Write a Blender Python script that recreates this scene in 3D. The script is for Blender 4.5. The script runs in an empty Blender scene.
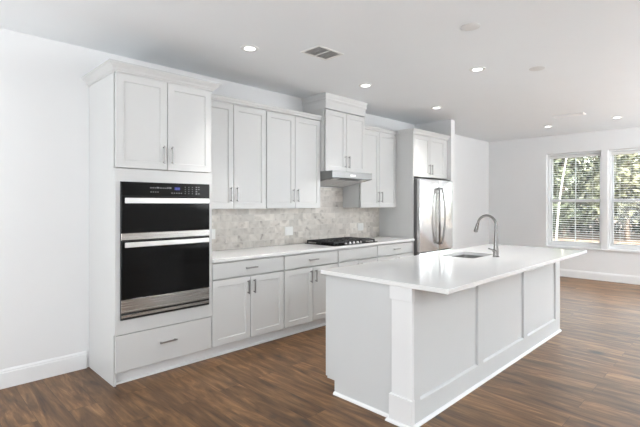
import bpy, bmesh, math, random
from mathutils import Vector, Matrix

scene = bpy.context.scene
C = scene.collection
PI = math.pi
R = math.radians

# ------------------------------------------------------------------ camera
cam_data = bpy.data.cameras.new('camera')
cam = bpy.data.objects.new('camera', cam_data)
C.objects.link(cam)
cam.location = (-1.221, -4.058, 1.416)
cam.rotation_euler = (R(90), 0, R(45.043 - 90))
cam_data.sensor_fit = 'HORIZONTAL'
cam_data.sensor_width = 36
cam_data.lens = 430.48 / 640 * 36
cam_data.shift_y = -(213.5 - 203.7) / 640
cam_data.clip_start = 0.05
cam_data.clip_end = 300
scene.camera = cam

# ------------------------------------------------------------------ view, world, lights
scene.view_settings.view_transform = 'Standard'
scene.view_settings.look = 'None'
scene.view_settings.gamma = 1
scene.view_settings.exposure = -0.13
scene.view_settings.use_curve_mapping = False

world = bpy.data.worlds.new('world')
scene.world = world
world.use_nodes = True
wn = world.node_tree.nodes
wl = world.node_tree.links
sky = wn.new('ShaderNodeTexSky')
sky.sky_type = 'NISHITA'
sky.sun_disc = False
sky.sun_elevation = R(40)
sky.sun_rotation = R(200)
sky.air_density = 1.4
sky.dust_density = 3.0
hsv = wn.new('ShaderNodeHueSaturation')
hsv.inputs['Saturation'].default_value = 0.35
wl.new(sky.outputs[0], hsv.inputs['Color'])
wl.new(hsv.outputs[0], wn['Background'].inputs['Color'])
wn['Background'].inputs['Strength'].default_value = 2.4


def area_light(name, loc, rot, sx, sy, power, col):
    d = bpy.data.lights.new(name, 'AREA')
    d.shape = 'RECTANGLE'
    d.size = sx
    d.size_y = sy
    d.energy = power
    d.color = col
    o = bpy.data.objects.new(name, d)
    o.location = loc
    o.rotation_euler = rot
    C.objects.link(o)
    return o


sun_d = bpy.data.lights.new('sun', 'SUN')
sun_d.energy = 3.0
sun_d.angle = R(2)
sun_d.color = (1.0, 0.95, 0.86)
sun = bpy.data.objects.new('sun', sun_d)
sun.rotation_euler = Vector((0.62, -0.45, -0.75)).to_track_quat('-Z', 'Y').to_euler()
sun.location = (0, 0, 12)
C.objects.link(sun)

# area lights: left stands in for unmodelled windows, the others are added fill
DAY = (0.94, 0.977, 1.0)
area_light('daylight_left', (-3.42, -2.3, 1.40), (R(118), 0, R(-90)), 4.2, 2.2, 160, DAY)
area_light('bounce_fill_front', (-1.4, -6.9, 1.35), (R(178), 0, 0), 4.0, 2.2, 225, DAY)  # added uplight, bounces soft light off the ceiling
area_light('bounce_fill_right', (6.0, -6.9, 1.35), (R(178), 0, 0), 3.4, 2.2, 610, DAY)  # added uplight that brightens the far half of the room


# ------------------------------------------------------------------ materials


def new_mat(name):
    m = bpy.data.materials.new(name)
    m.use_nodes = True
    nt = m.node_tree
    return m, nt, nt.nodes['Principled BSDF'], nt.nodes, nt.links


def srgb(r, g, b):
    def f(c):
        c /= 255
        return c / 12.92 if c <= 0.04045 else ((c + 0.055) / 1.055) ** 2.4
    return (f(r), f(g), f(b), 1)


def tex_obj(nodes, links, scale=(1, 1, 1), rot=(0, 0, 0)):
    tc = nodes.new('ShaderNodeTexCoord')
    mp = nodes.new('ShaderNodeMapping')
    mp.inputs['Scale'].default_value = scale
    mp.inputs['Rotation'].default_value = rot
    links.new(tc.outputs['Object'], mp.inputs['Vector'])
    return mp.outputs['Vector']


def paint(name, col, rough=0.5, bump=0.0, scale=60, spec=0.5, var=0.012):
    m, nt, b, n, l = new_mat(name)
    v = tex_obj(n, l)
    t = n.new('ShaderNodeTexNoise')
    t.inputs['Scale'].default_value = 2.5
    t.inputs['Detail'].default_value = 3
    l.new(v, t.inputs['Vector'])
    mx = n.new('ShaderNodeMix')
    mx.data_type = 'RGBA'
    c = Vector(col[:3])
    mx.inputs[6].default_value = (*[max(0, x - var) for x in c], 1)
    mx.inputs[7].default_value = (*[min(1, x + var) for x in c], 1)
    l.new(t.outputs['Fac'], mx.inputs[0])
    l.new(mx.outputs[2], b.inputs['Base Color'])
    b.inputs['Roughness'].default_value = rough
    b.inputs['Specular IOR Level'].default_value = spec
    if bump:
        t2 = n.new('ShaderNodeTexNoise')
        t2.inputs['Scale'].default_value = scale
        l.new(v, t2.inputs['Vector'])
        bp = n.new('ShaderNodeBump')
        bp.inputs['Strength'].default_value = bump
        bp.inputs['Distance'].default_value = 0.002
        l.new(t2.outputs['Fac'], bp.inputs['Height'])
        l.new(bp.outputs['Normal'], b.inputs['Normal'])
    return m


def steel(name, col, rough=0.28, axis=2, strength=0.10, metallic=1.0):
    """brushed metal; the brush lines run across the given axis"""
    m, nt, b, n, l = new_mat(name)
    sc = [2, 2, 2]
    sc[axis] = 220
    v = tex_obj(n, l, sc)
    t = n.new('ShaderNodeTexNoise')
    t.inputs['Scale'].default_value = 1.0
    t.inputs['Detail'].default_value = 2
    l.new(v, t.inputs['Vector'])
    mr = n.new('ShaderNodeMapRange')
    mr.inputs['To Min'].default_value = rough - strength / 2
    mr.inputs['To Max'].default_value = rough + strength / 2
    l.new(t.outputs['Fac'], mr.inputs['Value'])
    l.new(mr.outputs[0], b.inputs['Roughness'])
    b.inputs['Base Color'].default_value = col
    b.inputs['Metallic'].default_value = metallic
    return m


def emit(name, col, strength):
    m, nt, b, n, l = new_mat(name)
    b.inputs['Base Color'].default_value = (0.03, 0.03, 0.03, 1)
    b.inputs['Emission Color'].default_value = col
    b.inputs['Emission Strength'].default_value = strength
    return m


M = {}
M['wall'] = paint('wall_paint', (0.81, 0.812, 0.815, 1), 0.6, 0.08, 90, 0.3)
M['ceiling'] = paint('ceiling_paint', (0.885, 0.91, 0.93, 1), 0.75, 0.10, 120, 0.2)
M['trim'] = paint('trim_paint', (0.84, 0.845, 0.85, 1), 0.35)
M['cabinet'] = paint('cabinet_paint', (0.645, 0.647, 0.642, 1), 0.38)
M['island'] = paint('island_paint', (0.635, 0.647, 0.650, 1), 0.38)
M['cabinet_inside'] = paint('cabinet_inside', (0.55, 0.55, 0.54, 1), 0.6)
M['plastic'] = paint('white_plastic', (0.82, 0.82, 0.80, 1), 0.35)
M['blind'] = paint('blind_white', (0.86, 0.86, 0.85, 1), 0.45)
M['vinyl'] = paint('window_vinyl', (0.86, 0.87, 0.88, 1), 0.35)
M['post'] = paint('post_paint_lit', (0.79, 0.795, 0.80, 1), 0.35)  # island paint lightened to hold the brighter light on the post
M['plate'] = paint('plate_grey', (0.74, 0.74, 0.735, 1), 0.6)
M['steel'] = steel('brushed_steel', (0.50, 0.485, 0.465, 1), 0.27, 2, 0.04)
M['steel_light'] = steel('bright_steel', (0.84, 0.84, 0.83, 1), 0.33, 2, metallic=0.85)
M['fridge_steel'] = steel('refrigerator_steel', (0.76, 0.765, 0.775, 1), 0.22, 0, 0.06, metallic=0.75)
M['hood_steel'] = steel('hood_steel', (0.22, 0.22, 0.22, 1), 0.34, 2)
M['nickel'] = steel('satin_nickel', (0.24, 0.235, 0.23, 1), 0.25, 0, 0.05)
M['handle'] = steel('handle_nickel', (0.36, 0.355, 0.35, 1), 0.35, 2, 0.05)
M['sink_steel'] = steel('sink_steel', (0.27, 0.265, 0.26, 1), 0.3, 0, 0.1)
M['grey_side'] = paint('appliance_grey', (0.16, 0.16, 0.16, 1), 0.45)
M['black'] = paint('black_plastic', (0.012, 0.012, 0.012, 1), 0.4, var=0.002)
M['iron'] = paint('cast_iron', (0.016, 0.016, 0.018, 1), 0.5, 0.2, 300, var=0.003)
M['register_white'] = paint('register_white', (0.93, 0.93, 0.93, 1), 0.3)
M['vent_dark'] = paint('vent_dark', (0.45, 0.45, 0.45, 1), 0.7)
M['vent_slat'] = paint('vent_slat', (0.70, 0.70, 0.70, 1), 0.5)
M['lens'] = emit('lamp_lens', (1.0, 0.99, 0.97, 1), 7.0)
M['display'] = emit('oven_display', (0.01, 0.02, 0.35, 1), 0.8)
M['glyph'] = paint('printed_marks', (0.22, 0.22, 0.225, 1)
, 0.5)
M['digit'] = emit('display_digits', (0.12, 0.2, 1.0, 1), 0.7)

m, nt, b, n, l = new_mat('black_glass')
b.inputs['Base Color'].default_value = (0.008, 0.008, 0.008, 1)
b.inputs['Roughness'].default_value = 0.06
b.inputs['Specular IOR Level'].default_value = 0.12
v = tex_obj(n, l)
t = n.new('ShaderNodeTexNoise')
t.inputs['Scale'].default_value = 3
l.new(v, t.inputs['Vector'])
mr = n.new('ShaderNodeMapRange')
mr.inputs['To Min'].default_value = 0.05
mr.inputs['To Max'].default_value = 0.09
l.new(t.outputs['Fac'], mr.inputs['Value'])
l.new(mr.outputs[0], b.inputs['Roughness'])
M['black_glass'] = m

# white quartz
m, nt, b, n, l = new_mat('white_quartz')
v = tex_obj(n, l)
t = n.new('ShaderNodeTexNoise')
t.inputs['Scale'].default_value = 220
t.inputs['Detail'].default_value = 2
l.new(v, t.inputs['Vector'])
cr = n.new('ShaderNodeValToRGB')
cr.color_ramp.elements[0].position = 0.30
cr.color_ramp.elements[0].color = (0.76, 0.76, 0.75, 1)
cr.color_ramp.elements[1].position = 0.42
cr.color_ramp.elements[1].color = (0.83, 0.83, 0.825, 1)
l.new(t.outputs['Fac'], cr.inputs['Fac'])
l.new(cr.outputs['Color'], b.inputs['Base Color'])
b.inputs['Roughness'].default_value = 0.10
M['quartz'] = m

# window glass: mostly clear with a weak reflection
m, nt, b, n, l = new_mat('window_glass')
n.remove(b)
out = n['Material Output']
tr = n.new('ShaderNodeBsdfTransparent')
tr.inputs['Color'].default_value = (0.95, 0.97, 0.96, 1)
gl = n.new('ShaderNodeBsdfGlossy')
gl.inputs['Roughness'].default_value = 0.02
fr = n.new('ShaderNodeFresnel')
fr.inputs['IOR'].default_value = 1.35
mx = n.new('ShaderNodeMixShader')
l.new(fr.outputs[0], mx.inputs[0])
l.new(tr.outputs[0], mx.inputs[1])
l.new(gl.outputs[0], mx.inputs[2])
l.new(mx.outputs[0], out.inputs['Surface'])
M['glass'] = m

# plank floor: boards run along Y
m, nt, b, n, l = new_mat('plank_floor')
v = tex_obj(n, l, (1, 1, 1), (0, 0, R(90)))
br = n.new('ShaderNodeTexBrick')
br.offset = 0.37
br.offset_frequency = 2
br.inputs['Color1'].default_value = (0, 0, 0, 1)
br.inputs['Color2'].default_value = (1, 1, 1, 1)
br.inputs['Mortar'].default_value = (0.5, 0.5, 0.5, 1)
br.inputs['Scale'].default_value = 1
br.inputs['Mortar Size'].default_value = 0.0012
br.inputs['Brick Width'].default_value = 1.22
br.inputs['Row Height'].default_value = 0.18
l.new(v, br.inputs['Vector'])
rnd = n.new('ShaderNodeSeparateColor')
l.new(br.outputs['Color'], rnd.inputs[0])
wofs = n.new('ShaderNodeMath')
wofs.operation = 'MULTIPLY'
wofs.inputs[1].default_value = 37.0
l.new(rnd.outputs[0], wofs.inputs[0])


def stretched_noise(scale, detail, dist, rough=0.6):
    mp = n.new('ShaderNodeMapping')
    mp.inputs['Scale'].default_value = scale
    l.new(v, mp.inputs['Vector'])
    t = n.new('ShaderNodeTexNoise')
    t.noise_dimensions = '4D'
    t.inputs['Scale'].default_value = 1
    t.inputs['Detail'].default_value = detail
    t.inputs['Roughness'].default_value = rough
    t.inputs['Distortion'].default_value = dist
    l.new(mp.outputs[0], t.inputs['Vector'])
    l.new(wofs.outputs[0], t.inputs['W'])
    return t.outputs['Fac']


g1 = stretched_noise((1.4, 10, 1), 7, 1.8)
g2 = stretched_noise((5, 90, 1), 4, 0.4, 0.7)
g3 = stretched_noise((1.8, 5.5, 1), 2, 0.6)
cr = n.new('ShaderNodeValToRGB')
e = cr.color_ramp.elements
e[0].position = 0.32
e[0].color = srgb(70, 46, 27)
e[1].position = 0.68
e[1].color = srgb(150, 113, 75)
k = e.new(0.5)
k.color = srgb(110, 79, 49)

l.new(g1, cr.inputs['Fac'])
# fine grain
m1 = n.new('ShaderNodeMix')
m1.data_type = 'RGBA'
m1.blend_type = 'OVERLAY'
m1.inputs[0].default_value = 0.6
l.new(cr.outputs[0], m1.inputs[6])
l.new(g2, m1.inputs[7])
# board to board
mr = n.new('ShaderNodeMapRange')
mr.inputs['To Min'].default_value = 0.80
mr.inputs['To Max'].default_value = 1.16
l.new(rnd.outputs[0], mr.inputs['Value'])
m2 = n.new('ShaderNodeMix')
m2.data_type = 'RGBA'
m2.blend_type = 'MULTIPLY'
m2.inputs[0].default_value = 1
l.new(m1.outputs[2], m2.inputs[6])
l.new(mr.outputs[0], m2.inputs[7])
# knots
kr = n.new('ShaderNodeValToRGB')
kr.color_ramp.elements[0].position = 0.63
kr.color_ramp.elements[0].color = (0, 0, 0, 1)
kr.color_ramp.elements[1].position = 0.73
kr.color_ramp.elements[1].color = (1, 1, 1, 1)
l.new(g3, kr.inputs['Fac'])
m3 = n.new('ShaderNodeMix')
m3.data_type = 'RGBA'
l.new(kr.outputs[0], m3.inputs[0])
l.new(m2.outputs[2], m3.inputs[6])
m3.inputs[7].default_value = srgb(56, 44, 36)
# seams
m4 = n.new('ShaderNodeMix')
m4.data_type = 'RGBA'
l.new(br.outputs['Fac'], m4.inputs[0])
l.new(m3.outputs[2], m4.inputs[6])
m4.inputs[7].default_value = srgb(52, 40, 32)
l.new(m4.outputs[2], b.inputs['Base Color'])
b.inputs['Roughness'].default_value = 0.43
b.inputs['Specular IOR Level'].default_value = 0.5
bp = n.new('ShaderNodeBump')
bp.inputs['Strength'].default_value = 0.12
bp.inputs['Distance'].default_value = 0.002
l.new(g2, bp.inputs['Height'])
l.new(bp.outputs['Normal'], b.inputs['Normal'])
M['floor'] = m

# marble subway tile
m, nt, b, n, l = new_mat('marble_tile')
tc = n.new('ShaderNodeTexCoord')
sx = n.new('ShaderNodeSeparateXYZ')
l.new(tc.outputs['Object'], sx.inputs[0])
cx = n.new('ShaderNodeCombineXYZ')
l.new(sx.outputs['X'], cx.inputs['X'])
l.new(sx.outputs['Z'], cx.inputs['Y'])
br = n.new('ShaderNodeTexBrick')
br.inputs['Color1'].default_value = (0, 0, 0, 1)
br.inputs['Color2'].default_value = (1, 1, 1, 1)
br.inputs['Mortar'].default_value = (0.5, 0.5, 0.5, 1)
br.inputs['Scale'].default_value = 1
br.inputs['Mortar Size'].default_value = 0.0016
br.inputs['Mortar Smooth'].default_value = 0.3
br.inputs['Brick Width'].default_value = 0.152
br.inputs['Row Height'].default_value = 0.076
l.new(cx.outputs[0], br.inputs['Vector'])
sc_ = n.new('ShaderNodeSeparateColor')
l.new(br.outputs['Color'], sc_.inputs[0])
w_ = n.new('ShaderNodeMath')
w_.operation = 'MULTIPLY'
w_.inputs[1].default_value = 23
l.new(sc_.outputs[0], w_.inputs[0])
t = n.new('ShaderNodeTexNoise')
t.noise_dimensions = '4D'
t.inputs['Scale'].default_value = 7
t.inputs['Detail'].default_value = 5
t.inputs['Distortion'].default_value = 1.5
l.new(cx.outputs[0], t.inputs['Vector'])
l.new(w_.outputs[0], t.inputs['W'])
cr = n.new('ShaderNodeValToRGB')
e = cr.color_ramp.elements
e[0].position = 0.28
e[0].color = srgb(158, 151, 144)
e[1].position = 0.60
e[1].color = srgb(220, 214, 206)
k = e.new(0.40)
k.color = srgb(202, 195, 187)
l.new(t.outputs['Fac'], cr.inputs['Fac'])
tn = n.new('ShaderNodeMapRange')
tn.inputs['To Min'].default_value = 0.82
tn.inputs['To Max'].default_value = 1.06
l.new(sc_.outputs[0], tn.inputs['Value'])
mm = n.new('ShaderNodeMix')
mm.data_type = 'RGBA'
mm.blend_type = 'MULTIPLY'
mm.inputs[0].default_value = 1
l.new(cr.outputs[0], mm.inputs[6])
l.new(tn.outputs[0], mm.inputs[7])
mg = n.new('ShaderNodeMix')
mg.data_type = 'RGBA'
l.new(br.outputs['Fac'], mg.inputs[0])
l.new(mm.outputs[2], mg.inputs[6])
mg.inputs[7].default_value = srgb(206, 203, 198)
l.new(mg.outputs[2], b.inputs['Base Color'])
b.inputs['Roughness'].default_value = 0.28
bp = n.new('ShaderNodeBump')
bp.invert = True
bp.inputs['Strength'].default_value = 0.4
bp.inputs['Distance'].default_value = 0.002
l.new(br.outputs['Fac'], bp.inputs['Height'])
l.new(bp.outputs['Normal'], b.inputs['Normal'])
M['tile'] = m


def speckle(name, c1, c2, scale, rough=0.9, trans=0.0):
    m, nt, b, n, l = new_mat(name)
    v = tex_obj(n, l)
    t = n.new('ShaderNodeTexNoise')
    t.inputs['Scale'].default_value = scale
    t.inputs['Detail'].default_value = 4
    l.new(v, t.inputs['Vector'])
    cr = n.new('ShaderNodeValToRGB')
    cr.color_ramp.elements[0].position = 0.35
    cr.color_ramp.elements[0].color = c1
    cr.color_ramp.elements[1].position = 0.65
    cr.color_ramp.elements[1].color = c2
    l.new(t.outputs['Fac'], cr.inputs['Fac'])
    l.new(cr.outputs[0], b.inputs['Base Color'])
    b.inputs['Roughness'].default_value = rough
    return m


M['leaf_ground'] = speckle('leaf_litter', srgb(104, 78, 58), srgb(122, 106, 88), 1.3)
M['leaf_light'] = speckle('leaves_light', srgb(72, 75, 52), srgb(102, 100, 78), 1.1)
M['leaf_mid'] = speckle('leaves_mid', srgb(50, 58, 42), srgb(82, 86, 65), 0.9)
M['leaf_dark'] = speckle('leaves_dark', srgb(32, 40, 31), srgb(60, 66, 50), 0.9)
M['bark'] = speckle('bark', srgb(70, 58, 48), srgb(110, 96, 82), 6)
M['pale_bark'] = speckle('pale_bark', srgb(140, 137, 128), srgb(170, 166, 158), 4)

# ------------------------------------------------------------------ mesh helpers
ORIGIN = {}


def box(bm, x0, x1, y0, y1, z0, z1, bev=0.0):
    xs, ys, zs = sorted((x0, x1)), sorted((y0, y1)), sorted((z0, z1))
    vs = [bm.verts.new((x, y, z)) for x in xs for y in ys for z in zs]
    q = [(0, 1, 3, 2), (4, 6, 7, 5), (0, 4, 5, 1), (2, 3, 7, 6), (0, 2, 6, 4), (1, 5, 7, 3)]
    fs = [bm.faces.new([vs[i] for i in f]) for f in q]
    if bev > 0:
        es = set()
        for f in fs:
            es.update(f.edges)
        bmesh.ops.bevel(bm, geom=list(es), offset=bev, segments=2, affect='EDGES', profile=0.5)


def cyl(bm, p0, p1, r0, r1=None, seg=16, cap=True):
    r1 = r0 if r1 is None else r1
    p0, p1 = Vector(p0), Vector(p1)
    q = (p1 - p0).to_track_quat('Z', 'Y')
    rings = []
    for p, r in ((p0, r0), (p1, r1)):
        rings.append([bm.verts.new(p + q @ Vector((r * math.cos(2 * PI * i / seg), r * math.sin(2 * PI * i / seg), 0)))
                      for i in range(seg)])
    for i in range(seg):
        j = (i + 1) % seg
        bm.faces.new((rings[0][i], rings[0][j], rings[1][j], rings[1][i]))
    if cap:
        bm.faces.new(rings[0][::-1])
        bm.faces.new(rings[1])


def tube(bm, pts, rads, seg=14, cap=True):
    pts = [Vector(p) for p in pts]
    if not isinstance(rads, (list, tuple)):
        rads = [rads] * len(pts)
    rings = []
    up = None
    for i, p in enumerate(pts):
        d = (pts[min(i + 1, len(pts) - 1)] - pts[max(i - 1, 0)]).normalized()
        if up is None:
            up = d.orthogonal().normalized()
        up = (up - d * up.dot(d)).normalized()
        sd = d.cross(up)
        rings.append([bm.verts.new(p + rads[i] * (math.cos(2 * PI * k / seg) * up + math.sin(2 * PI * k / seg) * sd))
                      for k in range(seg)])
    for a, c in zip(rings[:-1], rings[1:]):
        for i in range(seg):
            j = (i + 1) % seg
            bm.faces.new((a[i], a[j], c[j], c[i]))
    if cap:
        bm.faces.new(rings[0][::-1])
        bm.faces.new(rings[-1])


def lathe(bm, prof, center=(0, 0, 0), seg=32):
    """revolve (r, z) pairs round the vertical axis"""
    cx, cy, cz = center
    rings = []
    for r, z in prof:
        rings.append([bm.verts.new((cx + r * math.cos(2 * PI * i / seg), cy + r * math.sin(2 * PI * i / seg), cz + z))
                      for i in range(seg)])
    for a, c in zip(rings[:-1], rings[1:]):
        for i in range(seg):
            j = (i + 1) % seg
            bm.faces.new((a[i], a[j], c[j], c[i]))
    if prof[0][0] > 1e-6:
        bm.faces.new(rings[0][::-1])
    if prof[-1][0] > 1e-6:
        bm.faces.new(rings[-1])
    bmesh.ops.remove_doubles(bm, verts=bm.verts, dist=1e-6)


def prism(bm, poly, axis, a, b):
    """extrude a 2D polygon along an axis from a to b"""
    def mk(p, t):
        if axis == 'x':
            return (t, p[0], p[1])
        if axis == 'y':
            return (p[0], t, p[1])
        return (p[0], p[1], t)
    v0 = [bm.verts.new(mk(p, a)) for p in poly]
    v1 = [bm.verts.new(mk(p, b)) for p in poly]
    k = len(poly)
    for i in range(k):
        j = (i + 1) % k
        bm.faces.new((v0[i], v0[j], v1[j], v1[i]))
    bm.faces.new(v0[::-1])
    bm.faces.new(v1)


def rings(bm, x0, x1, z0, z1, prof, back):
    """a slab facing -Y: prof is a list of (inset, y) from the outside in; back is the y of its rear face"""
    loops = []
    for ins, y in [(0, back)] + prof:
        loops.append([bm.verts.new(p) for p in ((x0 + ins, y, z0 + ins), (x1 - ins, y, z0 + ins),
                                                (x1 - ins, y, z1 - ins), (x0 + ins, y, z1 - ins))])
    for a, c in zip(loops[:-1], loops[1:]):
        for i in range(4):
            j = (i + 1) % 4
            bm.faces.new((a[i], a[j], c[j], c[i]))
    bm.faces.new(loops[-1])
    bm.faces.new(loops[0][::-1])


def shaker(bm, x0, x1, z0, z1, yf, th=0.02, rail=0.058, rec=0.008):
    rings(bm, x0, x1, z0, z1, [(0, yf + 0.0015), (0.0015, yf), (rail, yf), (rail + 0.004, yf + rec)], yf + th)


def slab(bm, x0, x1, z0, z1, yf, th=0.02):
    rings(bm, x0, x1, z0, z1, [(0, yf + 0.002), (0.002, yf)], yf + th)


def sweep(bm, path, prof, closed_prof=True):
    """mitred moulding: path of (x, y) points, profile of (out, z); out is to the right of travel"""
    n = len(path)
    P = [Vector(p) for p in path]
    offs = []
    for i in range(n):
        def nrm(a, b):
            d = (b - a).normalized()
            return Vector((d.y, -d.x))
        if i == 0:
            o = nrm(P[0], P[1])
        elif i == n - 1:
            o = nrm(P[-2], P[-1])
        else:
            n1, n2 = nrm(P[i - 1], P[i]), nrm(P[i], P[i + 1])
            o = (n1 + n2)
            o = o / max(1e-6, o.dot(n1))
        offs.append(o)
    loops = [[bm.verts.new((P[i].x + offs[i].x * o, P[i].y + offs[i].y * o, z)) for o, z in prof] for i in range(n)]
    k = len(prof)
    for a, c in zip(loops[:-1], loops[1:]):
        for i in range(k):
            j = (i + 1) % k
            bm.faces.new((a[i], a[j], c[j], c[i]))
    bm.faces.new(loops[0][::-1])
    bm.faces.new(loops[-1])


def obj(name, bm, mat, parent=None, smooth=False, loc=None):
    """link a bmesh, given in world coordinates, as one object"""
    bmesh.ops.recalc_face_normals(bm, faces=bm.faces)
    if parent is not None:
        o3 = ORIGIN[parent.name]
    elif loc is not None:
        o3 = Vector(loc)
    else:
        o3 = Vector((0, 0, 0))
    if o3.length > 0:
        bmesh.ops.translate(bm, vec=-o3, verts=bm.verts)
    me = bpy.data.meshes.new(name)
    bm.to_mesh(me)
    bm.free()
    me.materials.append(M[mat])
    if smooth:
        for p in me.polygons:
            p.use_smooth = True
        me.set_sharp_from_angle(angle=R(35))
    o = bpy.data.objects.new(name, me)
    C.objects.link(o)
    if parent is not None:
        o.parent = parent
    else:
        o.location = o3
    ORIGIN[o.name] = o3
    return o


def NB():
    return bmesh.new()


def tag(o, label, cat, group=None, kind=None):
    o['label'] = label
    o['category'] = cat
    if group:
        o['group'] = group
    if kind:
        o['kind'] = kind
    return o


def thing(name, loc, label, cat, group=None):
    o = bpy.data.objects.new(name, None)
    o.empty_display_size = 0.1
    C.objects.link(o)
    o.location = loc
    ORIGIN[o.name] = Vector(loc)
    return tag(o, label, cat, group)


def struct(name, bm, mat, parent=None, smooth=False):
    o = obj(name, bm, mat, parent, smooth)
    if parent is None:
        o['kind'] = 'structure'
    return o


def dup(root, loc, label):
    r = root.copy()
    C.objects.link(r)
    r.location = loc
    r['label'] = label
    for ch in list(root.children):
        c = ch.copy()
        C.objects.link(c)
        c.parent = r
        for g in list(ch.children):
            d = g.copy()
            C.objects.link(d)
            d.parent = c
    return r


# ------------------------------------------------------------------ room shell
XL, XR, YF, H = -3.55, 8.054, -7.2, 2.762
WT = 0.22
WINS = [(-1.165, -2.105), (-2.205, -3.145), (-3.245, -4.185)]  # last one is out of view, added to let in more light
WZ0, WZ1 = 0.585, 2.40

bm = NB(); box(bm, XL - WT, XR + WT, YF - WT, WT, -0.12, 0); struct('floor', bm, 'floor')
bm = NB(); box(bm, XL - WT, XR + WT, YF - WT, WT, H, H + 0.15); struct('ceiling', bm, 'ceiling')
bm = NB(); box(bm, XL - WT, XR + WT, 0, WT, 0, H); struct('wall_back', bm, 'wall')
bm = NB(); box(bm, XL - WT, XL, YF, 0, 0, H); struct('wall_left', bm, 'wall')
bm = NB(); box(bm, XL - WT, XR + WT, YF - WT, YF, 0, H); struct('wall_front', bm, 'wall')
bm = NB()
box(bm, XR, XR + WT, YF, 0, 0, WZ0)
box(bm, XR, XR + WT, YF, 0, WZ1, H)
ys = [0] + [y for w in WINS for y in w] + [YF]
for a, b_ in zip(ys[0::2], ys[1::2]):
    box(bm, XR, XR + WT, a, b_, WZ0, WZ1)
struct('wall_right', bm, 'wall')
NX0, NX1, NY = 5.118, 5.235, -0.672
bm = NB(); box(bm, NX0, NX1, NY, 0, 0, H); struct('wall_nib', bm, 'wall')

BB = [(0, 0), (0.016, 0), (0.016, 0.118), (0.012, 0.124), (0.012, 0.132), (0.005, 0.145), (0, 0.145)]
SHOE = [(0, 0), (0.018, 0), (0.017, 0.008), (0.012, 0.015), (0.004, 0.019), (0, 0.019)]
bm = NB(); sweep(bm, [(XL, -0.0), (-0.021, -0.0)], BB); struct('baseboard_back', bm, 'trim')
bm = NB(); sweep(bm, [(XR, -0.017), (XR, YF)], BB); struct('baseboard_right', bm, 'trim')
bm = NB(); sweep(bm, [(NX0 + 0.0, NY), (NX1, NY), (NX1, 0), (XR, 0)], BB); struct('baseboard_nib', bm, 'trim')

# windows with casing, frame, sashes and panes
for i, (ya, yb) in enumerate(WINS):
    xi = XR + 0.10                                   # inner face of the vinyl frame
    bm = NB()
    f = 0.032
    for y0, y1, z0, z1 in ((ya, ya - f, WZ0, WZ1), (yb, yb + f, WZ0, WZ1), (ya - f, yb + f, WZ1 - f, WZ1),
                           (ya - f, yb + f, WZ0, WZ0 + 0.045)):
        box(bm, xi, xi + 0.115, y0, y1, z0, z1, 0.003)
    w = struct('window_%d' % (i + 1), bm, 'vinyl')
    zm = 1.462
    for nm, z0, z1, dx in (('upper_sash', zm - 0.02, WZ1 - f, 0.090), ('lower_sash', WZ0 + 0.045, zm + 0.045, 0.066)):
        bm = NB()
        s = 0.03
        a, c = ya - f, yb + f
        for y0, y1, p, q in ((a, a - s, z0, z1), (c, c + s, z0, z1), (a - s, c + s, z1 - 0.05, z1), (a - s, c + s, z0, z0 + 0.05)):
            box(bm, xi + dx, xi + dx + 0.022, y0, y1, p, q, 0.002)
        so = obj(nm, bm, 'vinyl', w)
        bm = NB(); box(bm, xi + dx + 0.009, xi + dx + 0.013, a - s + 0.002, c + s - 0.002, z0 + 0.052, z1 - 0.052)
        obj('pane', bm, 'glass', so)
        bm = NB(); box(bm, xi + dx + 0.0145, xi + dx + 0.021, (a + c) / 2 - 0.009, (a + c) / 2 + 0.009, z0 + 0.052, z1 - 0.052)
        obj('muntin', bm, 'vinyl', so)
# stool under the window group
bm = NB()
box(bm, XR - 0.022, XR - 0.0005, WINS[0][0] + 0.02, WINS[-1][1] - 0.02, WZ0 - 0.03, WZ0 - 0.002, 0.004)
struct('trim_1', bm, 'trim')

# blinds, one per window in view
def make_blind(ya, yb, label):
    xc = XR + 0.133
    t = thing('window_blind', (xc, (ya + yb) / 2, WZ1), label, 'blind', 'white slatted blinds in the windows')
    a, c = ya - 0.036, yb + 0.036
    top, low = WZ1 - 0.044, WZ0 + 0.047
    bm = NB(); box(bm, xc - 0.027, xc + 0.027, a, c, top - 0.045, top, 0.003); obj('headrail', bm, 'blind', t)
    bm = NB()
    z = top - 0.075
    k = 0
    while z > low + 0.04:
        q = 0.0245
        tilt = 0.05
        pts = [(-q, -q * tilt), (0, 0.0025), (q, q * tilt), (q, q * tilt - 0.0026), (0, -0.0001), (-q, -q * tilt - 0.0026)]
        prism(bm, [(0, 0)] and [(xc + px, z + pz) for px, pz in pts], 'y', a, c)
        z -= 0.0435
        k += 1
    obj('slats', bm, 'blind', t)
    bm = NB(); box(bm, xc - 0.026, xc + 0.026, a, c, low, low + 0.02, 0.003); obj('bottom_rail', bm, 'blind', t)
    for fy in (0.15, 0.85):
        y = a + (c - a) * fy
        bm = NB()
        for dx in (-0.0255, 0.0255):
            cyl(bm, (xc + dx, y, low + 0.01), (xc + dx, y, top - 0.03), 0.0012, seg=6)
        obj('ladder_cord', bm, 'blind', t)
    bm = NB()
    cyl(bm, (xc - 0.035, a - 0.07, top - 0.58), (xc - 0.033, a - 0.07, top - 0.02), 0.003, seg=8)
    cyl(bm, (xc - 0.033, a - 0.07, top - 0.022), (xc - 0.02, a - 0.07, top - 0.012), 0.003, seg=8)
    obj('tilt_wand', bm, 'blind', t)


make_blind(*WINS[0], 'white slatted blind in the left window, in front of the leaning pale trunk')
make_blind(*WINS[1], 'white slatted blind in the right window, cut off by the photo edge')

# ------------------------------------------------------------------ cabinet parts
UY = -0.331          # front plane of the shallow wall cabinets
FY = -0.612          # front plane of doors and drawers on the deep run


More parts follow.
